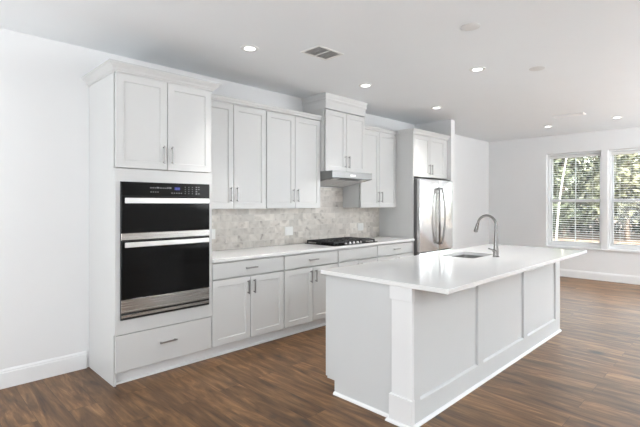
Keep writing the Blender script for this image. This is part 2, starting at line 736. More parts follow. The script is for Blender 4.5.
def pull_v(x, z0, z1, yf, parent):
    bm = NB()
    box(bm, x - 0.006, x + 0.006, yf - 0.034, yf - 0.023, z0, z1, 0.0012)
    for z in (z0 + 0.014, z1 - 0.014):
        box(bm, x - 0.0045, x + 0.0045, yf - 0.026, yf, z - 0.0045, z + 0.0045)
    return obj('handle', bm, 'handle', parent)


def pull_h(x0, x1, z, yf, parent):
    bm = NB()
    box(bm, x0, x1, yf - 0.034, yf - 0.023, z - 0.006, z + 0.006, 0.0012)
    for x in (x0 + 0.014, x1 - 0.014):
        box(bm, x - 0.0045, x + 0.0045, yf - 0.026, yf, z - 0.0045, z + 0.0045)
    return obj('handle', bm, 'handle', parent)


def door_pair(t, x0, x1, z0, z1, yf, hz0, hz1, gap=0.003, edge=0.006, off=0.033, handles=True, mat='cabinet'):
    xm = (x0 + x1) / 2
    for a, c, hx in ((x0 + edge, xm - gap, xm - gap - off), (xm + gap, x1 - edge, xm + gap + off)):
        bm = NB(); shaker(bm, a, c, z0, z1, yf)
        d = obj('door', bm, mat, t)
        if handles:
            pull_v(hx, hz0, hz1, yf, d)


def crown_prof(z0, z1, out):
    h = z1 - z0
    return [(-0.002, z0), (0.008, z0), (0.010, z0 + 0.12 * h), (0.16 * out + 0.01, z0 + 0.22 * h), (0.42 * out, z0 + 0.40 * h),
            (0.72 * out, z0 + 0.62 * h), (0.88 * out, z0 + 0.80 * h), (out, z0 + 0.82 * h), (out, z1), (-0.002, z1)]


def toe_shoe(bm, x0, x1, y):
    sweep(bm, [(x0, y), (x1, y)], SHOE)


# ---- tall oven cabinet
TW = 0.838
t = thing('oven_cabinet', (TW / 2, -0.3, 0), 'tall white cabinet at the left end, built round the black double oven', 'cabinet')
yb_ = FY + 0.034
bm = NB()
box(bm, 0, 0.018, yb_, -0.001, 0.0, 2.44)                        # left side (toe notch hidden behind its moulding)
box(bm, TW - 0.018, TW, yb_, -0.001, 0.1, 2.44)
box(bm, 0.018, TW - 0.018, -0.02, -0.001, 0.1, 2.44)              # back
for z0, z1 in ((0.1, 0.118), (0.40, 0.44), (1.62, 1.66), (2.42, 2.44)):
    box(bm, 0.018, TW - 0.018, yb_, -0.02, z0, z1)
obj('carcass', bm, 'cabinet', t)
bm = NB()                                                          # face frame round the oven
box(bm, 0.0005, 0.044, FY - 0.0, yb_, 0.40, 1.690)
box(bm, TW - 0.048, TW - 0.0005, FY - 0.0, yb_, 0.40, 1.690)
box(bm, 0.044, TW - 0.048, FY, yb_, 0.40, 0.512)
box(bm, 0.044, TW - 0.048, FY, yb_, 1.586, 1.690)
obj('oven_surround', bm, 'cabinet', t)
door_pair(t, 0, TW, 1.696, 2.43, FY, 1.745, 1.895)
bm = NB(); slab(bm, 0.004, TW - 0.004, 0.112, 0.394, FY)
d = obj('drawer_front', bm, 'cabinet', t)
pull_h(0.345, 0.495, 0.272, FY, d)
bm = NB(); box(bm, 0.0185, TW, -0.535, -0.52, 0, 0.098); obj('toe_kick', bm, 'trim', t)
bm = NB(); sweep(bm, [(0.0005, -0.535), (TW, -0.535)], SHOE); obj('shoe_moulding', bm, 'trim', t)
bm = NB(); sweep(bm, [(0, -0.001), (0, FY), (TW, FY), (TW, UY - 0.04)], crown_prof(2.432, 2.50, 0.062)); obj('crown_moulding', bm, 'cabinet', t)

# ---- base cabinets
def base_cabinet(x0, x1, label, style):
    t = thing('base_cabinet', ((x0 + x1) / 2, -0.3, 0), label, 'cabinet', 'white base cabinets along the kitchen wall')
    bm = NB()
    box(bm, x0 + 0.0005, x0 + 0.018, yb_, -0.001, 0.1, 0.8835)
    box(bm, x1 - 0.018, x1 - 0.0005, yb_, -0.001, 0.1, 0.8835)
    box(bm, x0 + 0.018, x1 - 0.018, -0.02, -0.001, 0.1, 0.8835)
    box(bm, x0 + 0.018, x1 - 0.018, yb_, -0.02, 0.1, 0.118)
    for z0, z1 in ((0.1, 0.14), (0.69, 0.74), (0.855, 0.8835)):
        box(bm, x0 + 0.018, x1 - 0.018, yb_, yb_ + 0.02, z0, z1)
    box(bm, (x0 + x1) / 2 - 0.03, (x0 + x1) / 2 + 0.03, yb_, yb_ + 0.02, 0.14, 0.69)
    obj('carcass', bm, 'cabinet', t)
    bm = NB(); slab(bm, x0 + 0.006, x1 - 0.006, 0.724, 0.866, FY)
    d = obj('drawer_front', bm, 'cabinet', t)
    xm = (x0 + x1) / 2
    if style != 'false':
        pull_h(xm - 0.068, xm + 0.068, 0.797, FY, d)
    door_pair(t, x0, x1, 0.112, 0.711, FY, 0.545, 0.68)
    bm = NB(); box(bm, x0, x1, -0.535, -0.52, 0, 0.098); obj('toe_kick', bm, 'trim', t)
    bm = NB(); toe_shoe(bm, x0, x1, -0.535); obj('shoe_moulding', bm, 'trim', t)
    return t


B1, B2, B3, B4 = 1.676, 2.514, 3.276, 4.114
E1, E2, E3 = 1.693, 2.524, 3.282                 # joints between the base cabinets
base_cabinet(TW, E1, 'white base cabinet right beside the tall oven cabinet, with one drawer over two doors', 'drawer')
base_cabinet(E1, E2, 'white base cabinet left of the cooktop, its right door partly behind the island', 'drawer')
base_cabinet(E2, E3, 'white base cabinet under the cooktop, its top panel without a handle', 'false')
base_cabinet(E3, B4, 'white base cabinet between the cooktop and the refrigerator panel, mostly hidden by the island', 'drawer')

# ---- wall cabinets


def wall_cabinet(x0, x1, z0, z1, yf, hz, label, crown, frieze=None, ends=(True, True)):
    t = thing('upper_cabinet', ((x0 + x1) / 2, yf / 2, z0), label, 'cabinet', 'white wall cabinets over the kitchen counter')
    yb = yf + 0.034
    bm = NB()
    box(bm, x0 + 0.0005, x1 - 0.0005, yb, -0.001, z0, z1 + 0.01)
    obj('carcass', bm, 'cabinet', t)
    door_pair(t, x0, x1, z0 + 0.003, z1, yf, hz[0], hz[1])
    if frieze:
        bm = NB(); box(bm, x0 + 0.0005, x1 - 0.0005, yf + 0.0, -0.001, z1 + 0.012, frieze); obj('frieze', bm, 'cabinet', t)
    bm = NB()
    path = [(x0 + 0.0006, yf), (x1 - 0.0006, yf)]
    if ends[0]:
        path = [(x0, -0.001)] + path
    if ends[1]:
        path = path + [(x1, -0.001)]
    sweep(bm, path, crown_prof(*crown)); obj('crown_moulding', bm, 'cabinet', t)
    return t


HZ = (1.435, 1.585)
wall_cabinet(TW, B1, 1.362, 2.425, UY, HZ, 'white two-door wall cabinet touching the tall oven cabinet', (2.434, 2.490, 0.018), ends=(False, False))
wall_cabinet(B1, B2, 1.362, 2.425, UY, HZ, 'white two-door wall cabinet just left of the range hood', (2.434, 2.490, 0.018), ends=(False, False))
wall_cabinet(B2, B3, 1.815, 2.565, -0.415, (1.87, 2.02), 'taller white cabinet above the range hood, its crown reaching the ceiling', (2.672, 2.7605, 0.02), frieze=2.68)
wall_cabinet(B3, B4 - 0.002, 1.362, 2.425, UY, HZ, 'white two-door wall cabinet between the range hood and the refrigerator panel', (2.434, 2.490, 0.018), ends=(False, False))

# ---- refrigerator cabinet with its tall panel
FX0, FX1 = B4 + 0.019, 5.045
t = thing('refrigerator_cabinet', (4.6, -0.3, 0), 'white cabinet above the refrigerator with a tall side panel down to the floor', 'cabinet')
bm = NB(); box(bm, B4, FX0, FY, -0.001, 0, 2.44); obj('side_panel', bm, 'cabinet', t)
bm = NB(); box(bm, FX0, FX1, yb_, -0.001, 1.812, 2.44); obj('carcass', bm, 'cabinet', t)
door_pair(t, FX0 - 0.015, FX1, 1.812, 2.425, FY, 1.855, 2.005)
bm = NB(); box(bm, FX1 + 0.0005, 5.113, FY + 0.005, FY + 0.024, 1.812, 2.44); obj('filler', bm, 'cabinet', t)
bm = NB(); sweep(bm, [(B4, UY - 0.04), (B4, FY), (FX1 + 0.068, FY)], crown_prof(2.432, 2.497, 0.05)); obj('crown_moulding', bm, 'cabinet', t)

# ------------------------------------------------------------------ counter and backsplash
bm = NB(); box(bm, TW + 0.001, B4 - 0.001, -0.643, -0.0125, 0.884, 0.914, 0.003)
tag(obj('kitchen_countertop', bm, 'quartz'), 'long white quartz countertop on the base cabinets, with the cooktop set on it', 'countertop')
bm = NB()
box(bm, TW + 0.001, B4 - 0.001, -0.011, -0.0005, 0.9145, 1.361)
box(bm, B2 + 0.001, B3 - 0.001, -0.011, -0.0005, 1.361, 1.635)
tag(obj('tile_backsplash', bm, 'tile'), 'grey marbled subway tile backsplash between the counter and the wall cabinets', 'backsplash')


def outlet(xc, zc, label, kind):
    w = 0.063
    t = thing('outlet_plate', (xc, -0.012, zc), label, 'outlet', 'white wall plates on the tile backsplash')
    bm = NB(); rings(bm, xc - w, xc + w, zc - 0.054, zc + 0.054, [(0, -0.0145), (0.004, -0.0175)], -0.0115)
    obj('cover_plate', bm, 'plastic', t)
    for dx in (-0.023, 0.023):
        bm = NB(); rings(bm, xc + dx - 0.0165, xc + dx + 0.0165, zc - 0.033, zc + 0.033, [(0, -0.019), (0.001, -0.0195)], -0.017)
        obj('rocker', bm, 'plastic', t)


outlet(1.175, 1.092, 'white wall plate on the tile at the edge of the black oven', 0)
outlet(2.275, 1.078, 'white wall plate on the tile left of the cooktop', 0)
outlet(3.66, 1.076, 'white wall plate on the tile behind the right end of the cooktop', 0)

# ------------------------------------------------------------------ wall oven with microwave above
OX0, OX1 = 0.036, 0.801
OY = FY - 0.024
t = thing('double_oven', (0.418, -0.35, 0.51), 'black glass and steel microwave and oven stack in the tall white cabinet', 'oven')
bm = NB(); box(bm, 0.05, 0.786, FY + 0.0, -0.05, 0.52, 1.58); obj('body', bm, 'grey_side', t)
bm = NB(); box(bm, OX0, OX1, OY + 0.008, FY - 0.0005, 0.513, 1.588); obj('trim_frame', bm, 'black', t)
bm = NB(); rings(bm, OX0 + 0.001, OX1 - 0.001, 1.478, 1.587, [(0, OY + 0.002), (0.003, OY)], OY + 0.008)
cp = obj('control_panel', bm, 'black_glass', t)
yg = OY - 0.0006


def marks(lst):
    bm = NB()
    for x0, x1, z0, z1 in lst:
        box(bm, x0, x1, yg, OY + 0.0004, z0, z1)
    return bm


bm = marks([(0.470, 0.518, 1.531, 1.553)]); obj('display', bm, 'display', cp)
bm = NB()
for k, ch in enumerate('1210'):
    x = 0.478 + k * 0.009 + (0.003 if k > 1 else 0)
    seg = {'1': [(0.004, 0.0052, 0, 0.011)],
           '2': [(0, 0.005, 0.010, 0.011), (0, 0.005, 0.005, 0.006), (0, 0.005, 0, 0.001), (0.004, 0.005, 0.0055, 0.011), (0, 0.001, 0, 0.0055)],
           '0': [(0, 0.005, 0.010, 0.011), (0, 0.005, 0, 0.001), (0, 0.001, 0, 0.011), (0.004, 0.005, 0, 0.011)]}[ch]
    for a, c, p, q in seg:
        box(bm, x + a, x + c, yg - 0.0005, OY, 1.536 + p, 1.536 + q)
obj('display_digits', bm, 'digit', cp)
rnd = random.Random(4)
lst = []
x = 0.262
while x < 0.425:                                                  # one row of tiny print, as small as it is in the photo
    w = rnd.uniform(0.010, 0.022)
    lst.append((x, x + w, 1.541, 1.548 if rnd.random() < .6 else 1.552))
    x += w + 0.005
for k in range(4):
    lst.append((0.264 + 0.019 * k, 0.275 + 0.019 * k, 1.508, 1.514))
for k in range(5):
    lst.append((0.442 + 0.021 * k, 0.452 + 0.021 * k, 1.501, 1.508))
for k in range(3):
    for r_ in range(4):
        lst.append((0.563 + 0.033 * k, 0.570 + 0.033 * k, 1.500 + 0.018 * r_, 1.505 + 0.018 * r_))
for r_ in range(4):
    lst.append((0.664, 0.678, 1.497 + 0.019 * r_, 1.505 + 0.019 * r_))
    if r_ % 3 != 1:
        lst.append((0.688, 0.702, 1.499 + 0.019 * r_, 1.505 + 0.019 * r_))
obj('button_marks', marks(lst), 'glyph', cp)


def flat_handle(z0, z1, parent):
    bm = NB()
    box(bm, OX0 + 0.018, OX1 - 0.022, OY - 0.034, OY - 0.022, z0, z1, 0.004)
    for x in (OX0 + 0.06, OX1 - 0.06):
        box(bm, x - 0.012, x + 0.012, OY - 0.024, OY + 0.001, z0 + 0.010, z1 - 0.010)
    return obj('handle', bm, 'steel_light', parent)


bm = NB(); rings(bm, OX0 + 0.001, OX1 - 0.001, 1.188, 1.474, [(0, OY + 0.002), (0.003, OY)], OY + 0.008)
md = obj('microwave_door', bm, 'black_glass', t)
flat_handle(1.418, 1.462, md)
bm = NB(); rings(bm, OX0 + 0.001, OX1 - 0.001, 1.132, 1.186, [(0, OY + 0.0), (0.002, OY - 0.003)], OY + 0.008)
obj('steel_band', bm, 'steel', t)
bm = NB(); rings(bm, OX0 + 0.001, OX1 - 0.001, 0.672, 1.122, [(0, OY + 0.002), (0.003, OY)], OY + 0.008)
od = obj('oven_door', bm, 'black_glass', t)
flat_handle(1.076, 1.116, od)
bm = NB(); rings(bm, OX0 + 0.001, OX1 - 0.001, 0.566, 0.670, [(0, OY + 0.002), (0.003, OY - 0.002)], OY + 0.008)
obj('door_base_panel', bm, 'steel', od)
bm = NB(); rings(bm, OX0 + 0.004, OX1 - 0.004, 0.530, 0.553, [(0, OY + 0.004), (0.002, OY + 0.002)], OY + 0.0085)
obj('lower_trim', bm, 'steel', t)

# ------------------------------------------------------------------ cooktop
CX0, CX1, CY0, CY1 = 2.472, 3.302, -0.598, -0.085
ZC = 0.9145
t = thing('gas_cooktop', ((CX0 + CX1) / 2, (CY0 + CY1) / 2, ZC), 'black gas cooktop with iron grates on the white counter below the hood', 'cooktop')
bm = NB(); box(bm, CX0, CX1, CY0, CY1, ZC, ZC + 0.009, 0.003); obj('cooktop_plate', bm, 'black_glass', t)
gw = (CX1 - CX0 - 0.04) / 3
for k in range(3):
    x0 = CX0 + 0.02 + k * gw + 0.003
    x1 = x0 + gw - 0.006
    y0 = CY0 + (0.115 if k == 1 else 0.03)
    y1 = CY1 - 0.02
    bm = NB()
    zt = ZC + 0.043
    b_ = 0.0065
    for (a, c, e_, f) in ((x0, x1, y0, y0 + 2 * b_), (x0, x1, y1 - 2 * b_, y1), (x0, x0 + 2 * b_, y0, y1), (x1 - 2 * b_, x1, y0, y1)):
        box(bm, a, c, e_, f, zt - 0.018, zt, 0.002)
    for fx in (0.3, 0.5, 0.7):
        xx = x0 + (x1 - x0) * fx
        box(bm, xx - b_, xx + b_, y0 + b_, y1 - b_, zt - 0.018, zt, 0.002)
    for fy in (0.25, 0.5, 0.75):
        yy = y0 + (y1 - y0) * fy
        box(bm, x0 + b_, x1 - b_, yy - b_, yy + b_, zt - 0.018, zt, 0.002)
    for xx in (x0 + b_, x1 - b_):
        for yy in (y0 + b_, (y0 + y1) / 2, y1 - b_):
            box(bm, xx - b_, xx + b_, yy - b_, yy + b_, ZC + 0.008, zt - 0.01)
    obj('grate', bm, 'iron', t)
    for yy, rr in (((y0 + y1) / 2, 0.05),) if k == 1 else ((y0 + 0.11, 0.036), (y1 - 0.11, 0.042)):
        bm = NB(); lathe(bm, [(rr + 0.012, 0), (rr + 0.012, 0.006), (rr, 0.008), (rr, 0.018), (rr * .85, 0.022), (0, 0.022)], ((x0 + x1) / 2, yy, ZC + 0.009), 24)
        obj('burner', bm, 'iron', t, True)
for k in range(5):
    xx = 2.885 + (k - 2) * 0.072
    bm = NB(); lathe(bm, [(0.018, 0), (0.018, 0.004), (0.014, 0.007), (0.0125, 0.020), (0.010, 0.022), (0, 0.022)], (xx, CY0 + 0.052, ZC + 0.009), 24)
    kb = obj('knob', bm, 'steel_light', t, True)
    bm = NB(); box(bm, xx - 0.002, xx + 0.002, CY0 + 0.038, CY0 + 0.066, ZC + 0.0305, ZC + 0.0345); obj('knob_grip', bm, 'black', kb)

# ------------------------------------------------------------------ range hood
HY = -0.527
t = thing('range_hood', ((B2 + B3) / 2, -0.26, 1.65), 'stainless under-cabinet range hood over the cooktop', 'range hood')
x0, x1 = B2 + 0.001, B3 - 0.001
prof = [(-0.0015, 1.814), (HY, 1.814), (HY, 1.733), (HY + 0.012, 1.728), (-0.0015, 1.645)]
bm = NB(); prism(bm, prof, 'x', x0, x1); obj('hood_body', bm, 'hood_steel', t)


def under(yv):
    return 1.728 + (1.645 - 1.728) * (yv - (HY + 0.012)) / (-0.0015 - (HY + 0.012))


for a, c in ((x0 + 0.03, (x0 + x1) / 2 - 0.01), ((x0 + x1) / 2 + 0.01, x1 - 0.03)):
    bm = NB()
    ya, yc = HY + 0.12, -0.05
    prism(bm, [(ya, under(ya)), (yc, under(yc)), (yc, under(yc) - 0.004), (ya, under(ya) - 0.004)], 'x', a, c)
    obj('filter', bm, 'vent_slat', t)
for xx in (x0 + 0.12, x1 - 0.12):
    bm = NB(); ya, yc = HY + 0.04, HY + 0.10
    prism(bm, [(ya, under(ya)), (yc, under(yc)), (yc, under(yc) - 0.003), (ya, under(ya) - 0.003)], 'x', xx - 0.05, xx + 0.05)
    obj('lamp_cover', bm, 'plastic', t)
bm = NB(); box(bm, 2.84, 2.94, HY - 0.002, HY + 0.001, 1.757, 1.779, 0.0008)
cp = obj('control_strip', bm, 'steel_light', t)
for xx in (2.902, 2.922):
    bm = NB(); box(bm, xx - 0.005, xx + 0.005, HY - 0.004, HY - 0.0018, 1.763, 1.773); obj('button', bm, 'black', cp)

# ------------------------------------------------------------------ refrigerator
RX0, RX1 = 4.145, 5.106
RY = -0.712
RM = 4.675
t = thing('refrigerator', ((RX0 + RX1) / 2, -0.35, 0), 'stainless french door refrigerator with two bowed handles, beside the wall end', 'refrigerator')
bm = NB(); box(bm, RX0 + 0.004, RX1 - 0.020, RY + 0.065, -0.03, 0.02, 1.765, 0.004); obj('body', bm, 'grey_side', t)
for a, c in ((RX0, RM - 0.003), (RM + 0.003, RX1)):
    bm = NB(); box(bm, a, c, RY, RY + 0.058, 0.715, 1.775, 0.014)
    d = obj('door', bm, 'fridge_steel', t, True)
    sgn = -1 if a == RX0 else 1
    xh = RM + sgn * 0.038
    pts = []
    for k in range(21):
        u = k / 20
        s = math.sin(PI * u)
        pts.append((xh + sgn * 0.042 * s, RY - 0.026 - 0.030 * s ** 0.8, 0.80 + 0.86 * u))
    bm = NB(); tube(bm, pts, 0.0135, 14)
    for z in (0.815, 1.645):
        cyl(bm, (xh, RY - 0.033, z), (xh, RY + 0.002, z), 0.012)
    obj('handle', bm, 'nickel', d, True)
    bm = NB(); box(bm, (a + 0.02) if sgn < 0 else (c - 0.09), (a + 0.09) if sgn < 0 else (c - 0.02), RY + 0.02, RY + 0.12, 1.766, 1.783, 0.003); obj('hinge_cover', bm, 'grey_side', t)
bm = NB(); box(bm, RX0, RX1, RY, RY + 0.058, 0.075, 0.705, 0.014); d = obj('freezer_drawer', bm, 'fridge_steel', t, True)
bm = NB(); tube(bm, [(4.24 + 0.776 * k / 20, RY - 0.02 - 0.036 * math.sin(PI * k / 20) ** 0.5, 0.63) for k in range(21)], 0.0135, 14)
for xx in (4.25, 5.005):
    cyl(bm, (xx, RY - 0.03, 0.63), (xx, RY + 0.002, 0.63), 0.012)
obj('handle', bm, 'nickel', d, True)
bm = NB(); box(bm, RX0 + 0.02, RX1 - 0.02, RY + 0.06, RY + 0.09, 0.0, 0.07); obj('kick_grille', bm, 'black', t)

# ------------------------------------------------------------------ island
IX0, IX1, IY0, IY1 = 1.122, 4.060, -2.553, -1.790
t = thing('kitchen_island', (2.58, -2.2, 0), 'white panelled kitchen island under the white quartz top', 'island')
bm = NB()
box(bm, IX0 + 0.012, IX1 - 0.012, IY0 + 0.022, IY0 + 0.04, 0.0, 0.8835)
box(bm, IX0 + 0.012, IX1 - 0.012, IY1 - 0.018, IY1 - 0.001, 0.1, 0.8835)
box(bm, IX0 + 0.012, IX1 - 0.012, IY0 + 0.04, IY1 - 0.018, 0.1, 0.118)
box(bm, IX0 + 0.012, IX1 - 0.012, IY1 - 0.09, IY1 - 0.075, 0.0, 0.1)
obj('carcass', bm, 'island', t)
toe = [(IY0 + 0.02, 0), (IY1 - 0.075, 0), (IY1 - 0.075, 0.1), (IY1, 0.1), (IY1, 0.8835), (IY0 + 0.02, 0.8835)]
bm = NB(); prism(bm, toe, 'x', IX0, IX0 + 0.012); obj('end_panel', bm, 'island', t)
bm = NB(); prism(bm, toe, 'x', IX1 - 0.012, IX1); obj('end_panel', bm, 'island', t)
# corner post with cap and plinth
bm = NB(); box(bm, 1.098, 1.121, IY0 - 0.002, -2.397, 0.0, 0.8835, 0.002)
p = obj('corner_post', bm, 'post', t)
bm = NB(); box(bm, 1.088, 1.1215, IY0 - 0.006, -2.387, 0.795, 0.8833, 0.003); obj('post_cap', bm, 'post', p)
bm = NB(); box(bm, 1.084, 1.1215, IY0 - 0.006, -2.384, 0.0, 0.178, 0.003); obj('post_plinth', bm, 'post', p)
# seating side: three recessed panels in a frame
ZB, ZT = 0.150, 0.842
stiles = [(1.122, 1.195), (2.030, 2.118), (2.985, 3.075), (3.922, IX1)]
bm = NB()
for a, c in stiles:
    box(bm, a, c, IY0, IY0 + 0.022, ZB, ZT)
box(bm, 1.122, IX1, IY0, IY0 + 0.022, ZT, 0.8835)
box(bm, 1.122, IX1, IY0, IY0 + 0.022, 0.0, ZB)
fr_ = obj('side_frame', bm, 'island', t)
for (a0, a1), (c0, c1) in zip(stiles[:-1], stiles[1:]):
    bm = NB()
    rings(bm, a1 + 0.0002, c0 - 0.0002, ZB + 0.0002, ZT - 0.0002, [(0, IY0 + 0.0006), (0.003, IY0 + 0.003), (0.007, IY0 + 0.014), (0.008, IY0 + 0.019)], IY0 + 0.0215)
    obj('recessed_panel', bm, 'island', fr_)

bm = NB(); sweep(bm, [(IX0, IY1 - 0.075), (IX0, -2.3845), (1.084, -2.3845), (1.084, IY0 - 0.006), (1.1215, IY0 - 0.006), (1.1215, IY0), (IX1, IY0)], [(o, z) for o, z in SHOE]); obj('shoe_moulding', bm, 'trim', t)
# doors on the kitchen side
n_d = 6
for k in range(n_d):
    wd = (IX1 - IX0) / n_d
    a, c = IX0 + k * wd + 0.003, IX0 + (k + 1) * wd - 0.003
    bm = NB(); shaker(bm, a, c, 0.112, 0.87, 0.0)
    for v_ in bm.verts:
        v_.co.y = IY1 + 0.0205 - v_.co.y
    obj('door', bm, 'island', t)

# island top with an opening for the sink
SX0, SX1, SY0, SY1 = 2.555, 3.045, -2.262, -1.925
TX0, TX1, TY0, TY1 = 1.085, 4.085, -2.808, -1.755
bm = NB()
zt, zb = 0.914, 0.884
e_ = 0.003


def loop(ins, z):
    return [bm.verts.new(p) for p in ((TX0 + ins, TY0 + ins, z), (TX1 - ins, TY0 + ins, z), (TX1 - ins, TY1 - ins, z), (TX0 + ins, TY1 - ins, z))]


def sloop(z, rr=0.045, seg=6):
    vs = []
    for cx_, cy_, a0 in ((SX0 + rr, SY0 + rr, PI), (SX1 - rr, SY0 + rr, 1.5 * PI), (SX1 - rr, SY1 - rr, 0), (SX0 + rr, SY1 - rr, 0.5 * PI)):
        for k in range(seg + 1):
            a = a0 + 0.5 * PI * k / seg
            vs.append(bm.verts.new((cx_ + rr * math.cos(a), cy_ + rr * math.sin(a), z)))
    return vs


L = [loop(e_, zb), loop(0, zb + e_), loop(0, zt - e_), loop(e_, zt)]
for a, c in zip(L[:-1], L[1:]):
    for i in range(4):
        bm.faces.new((a[i], a[(i + 1) % 4], c[(i + 1) % 4], c[i]))
S0, S1 = sloop(zb), sloop(zt)
nS = len(S0)
for i in range(nS):
    bm.faces.new((S0[i], S1[i], S1[(i + 1) % nS], S0[(i + 1) % nS]))
seg = 6
for outer, inner in ((L[3], S1), (L[0], S0)):
    for q in range(4):
        grp = inner[q * (seg + 1):(q + 1) * (seg + 1)]
        for a, c in zip(grp[:-1], grp[1:]):
            bm.faces.new((outer[q], c, a))
        nxt = inner[((q + 1) % 4) * (seg + 1)]
        bm.faces.new((outer[q], outer[(q + 1) % 4], nxt, grp[-1]))
tag(obj('island_countertop', bm, 'quartz'), 'white quartz island top overhanging the seating side, with the sink cut into it', 'countertop')

# sink: rounded basin below the top
bm = NB()
def basin(ins, z, rr):
    vs = []
    x0, x1, y0, y1 = SX0 - ins, SX1 + ins, SY0 - ins, SY1 + ins
    for cx_, cy_, a0 in ((x0 + rr, y0 + rr, PI), (x1 - rr, y0 + rr, 1.5 * PI), (x1 - rr, y1 - rr, 0), (x0 + rr, y1 - rr, 0.5 * PI)):
        for k in range(7):
            a = a0 + 0.5 * PI * k / 6
            vs.append(bm.verts.new((cx_ + rr * math.cos(a), cy_ + rr * math.sin(a), z)))
    return vs
SL = [basin(0.018, 0.881, 0.06), basin(0.018, 0.8835, 0.06), basin(0.004, 0.8835, 0.049), basin(0.003, 0.870, 0.05), basin(-0.004, 0.72, 0.05),
      basin(-0.02, 0.69, 0.05), basin(-0.06, 0.682, 0.05)]
for a, c in zip(SL[:-1], SL[1:]):
    for i in range(len(a)):
        j = (i + 1) % len(a)
        bm.faces.new((a[i], a[j], c[j], c[i]))
bm.faces.new(SL[-1])
t = thing('sink', (2.8, -2.09, 0.682), 'stainless undermount sink basin in the island top beside the faucet', 'sink')
obj('basin', bm, 'sink_steel', t, True)
bm = NB(); lathe(bm, [(0.044, 0.0), (0.044, 0.003), (0.036, 0.004), (0.032, 0.001), (0, 0.001)], (2.8, -2.09, 0.682), 24); obj('drain', bm, 'nickel', t, True)

# faucet
FXc, FYc = 2.822, -2.358
t = thing('kitchen_faucet', (FXc, FYc, 0.914), 'brushed nickel gooseneck faucet standing on the island behind the sink', 'faucet')
bm = NB()
lathe(bm, [(0.030, 0.0), (0.030, 0.006), (0.026, 0.010), (0.0245, 0.012), (0.0245, 0.06), (0.0235, 0.075), (0.019, 0.13), (0.0155, 0.20), (0.0125, 0.26), (0.0, 0.26)], (FXc, FYc, 0.914), 24)
obj('faucet_body', bm, 'nickel', t, True)
bm = NB()
rad = 0.088
zc = 0.914 + 0.300
pts = [(FXc, FYc, 0.914 + 0.25)]
for k in range(0, 25):
    a = PI - (PI * 0.93) * k / 24
    pts.append((FXc, FYc + rad + rad * math.cos(a), zc + rad * math.sin(a)))
dirv = (Vector(pts[-1]) - Vector(pts[-2])).normalized()
pend = Vector(pts[-1]) + dirv * 0.012
pts.append(tuple(pend))
tube(bm, pts, 0.0115, 16)
sp = obj('spout', bm, 'nickel', t, True)
bm = NB()
tip = pend + dirv * 0.085
tube(bm, [pend - dirv * 0.004, pend + dirv * 0.006, pend + dirv * 0.05, pend + dirv * 0.08, tip], [0.0135, 0.0145, 0.018, 0.0195, 0.017], 18)
obj('spray_head', bm, 'nickel', sp, True)
bm = NB()
cyl(bm, (FXc - 0.018, FYc, 0.972), (FXc - 0.044, FYc + 0.004, 0.976), 0.014, 0.013, 16)
tube(bm, [(FXc - 0.042, FYc + 0.003, 0.978), (FXc - 0.062, FYc + 0.02, 0.988), (FXc - 0.082, FYc + 0.036, 0.996)], [0.007, 0.0065, 0.006], 10)
obj('lever', bm, 'nickel', t, True)

# ------------------------------------------------------------------ ceiling fixtures
lab = ['round downlight in front of the tall oven cabinet, nearest the camera',
       'round downlight in front of the cabinet over the hood',
       'round downlight in front of the refrigerator cabinet',
       'round downlight above the island, away from the cabinets',
       'round downlight near the far wall, left of the long white register',
       'round downlight nearest the windows, right of the long white register']
pos = [(0.981, -0.994), (2.602, -0.962), (4.193, -0.945), (2.931, -2.126), (6.885, -1.558), (6.798, -2.579)]
proto = None
for (x, y), lb in zip(pos, lab):
    if proto is None:
        t = thing('recessed_downlight', (x, y, H), lb, 'ceiling light', 'round recessed downlights in the ceiling')
        bm = NB(); lathe(bm, [(0.050, -0.0005), (0.078, -0.0005), (0.076, -0.006), (0.054, -0.009), (0.048, -0.007), (0.048, -0.002), (0.050, -0.0005)], (x, y, H), 36)
        obj('trim_ring', bm, 'plastic', t, True)
        bm = NB(); lathe(bm, [(0.0475, -0.001), (0.0475, -0.004), (0.03, -0.0055), (0, -0.006)], (x, y, H), 32)
        obj('lens', bm, 'lens', t, True)
        ld = bpy.data.lights.new('bulb', 'AREA')
        ld.shape = 'DISK'
        ld.size = 0.085

        ld.energy = 5.5
        ld.spread = R(74)
        ld.color = (1.0, 0.98, 0.95)
        lo = bpy.data.objects.new('bulb', ld)
        lo.location = (0, 0, -0.012)
        lo.parent = t
        C.objects.link(lo)
        proto = t
    else:
        dup(proto, (x, y, H), lb)

# supply register near the hood
t = thing('ceiling_vent', (1.505, -1.357, H), 'small louvred ceiling vent with grey slats, left of the hood cabinet', 'vent')
x0, x1, y0, y1 = 1.372, 1.642, -1.452, -1.262
bm = NB()
b_ = 0.022
for a, c, p, q in ((x0 - b_, x1 + b_, y0 - b_, y0), (x0 - b_, x1 + b_, y1, y1 + b_), (x0 - b_, x0, y0, y1), (x1, x1 + b_, y0, y1), ((x0 + x1) / 2 - 0.006, (x0 + x1) / 2 + 0.006, y0, y1)):
    box(bm, a, c, p, q, H - 0.007, H - 0.0005, 0.0015)
obj('frame', bm, 'plastic', t)
bm = NB(); box(bm, x0, x1, y0, y1, H - 0.0015, H - 0.0005); obj('backing', bm, 'vent_dark', t)
bm = NB()
k = 0
while y0 + 0.008 + k * 0.017 < y1 - 0.004:
    yy = y0 + 0.008 + k * 0.017
    prism(bm, [(yy - 0.005, H - 0.007), (yy - 0.004, H - 0.0075), (yy + 0.006, H - 0.002), (yy + 0.005, H - 0.0015)], 'x', x0, x1)
    k += 1
obj('louvres', bm, 'vent_slat', t)

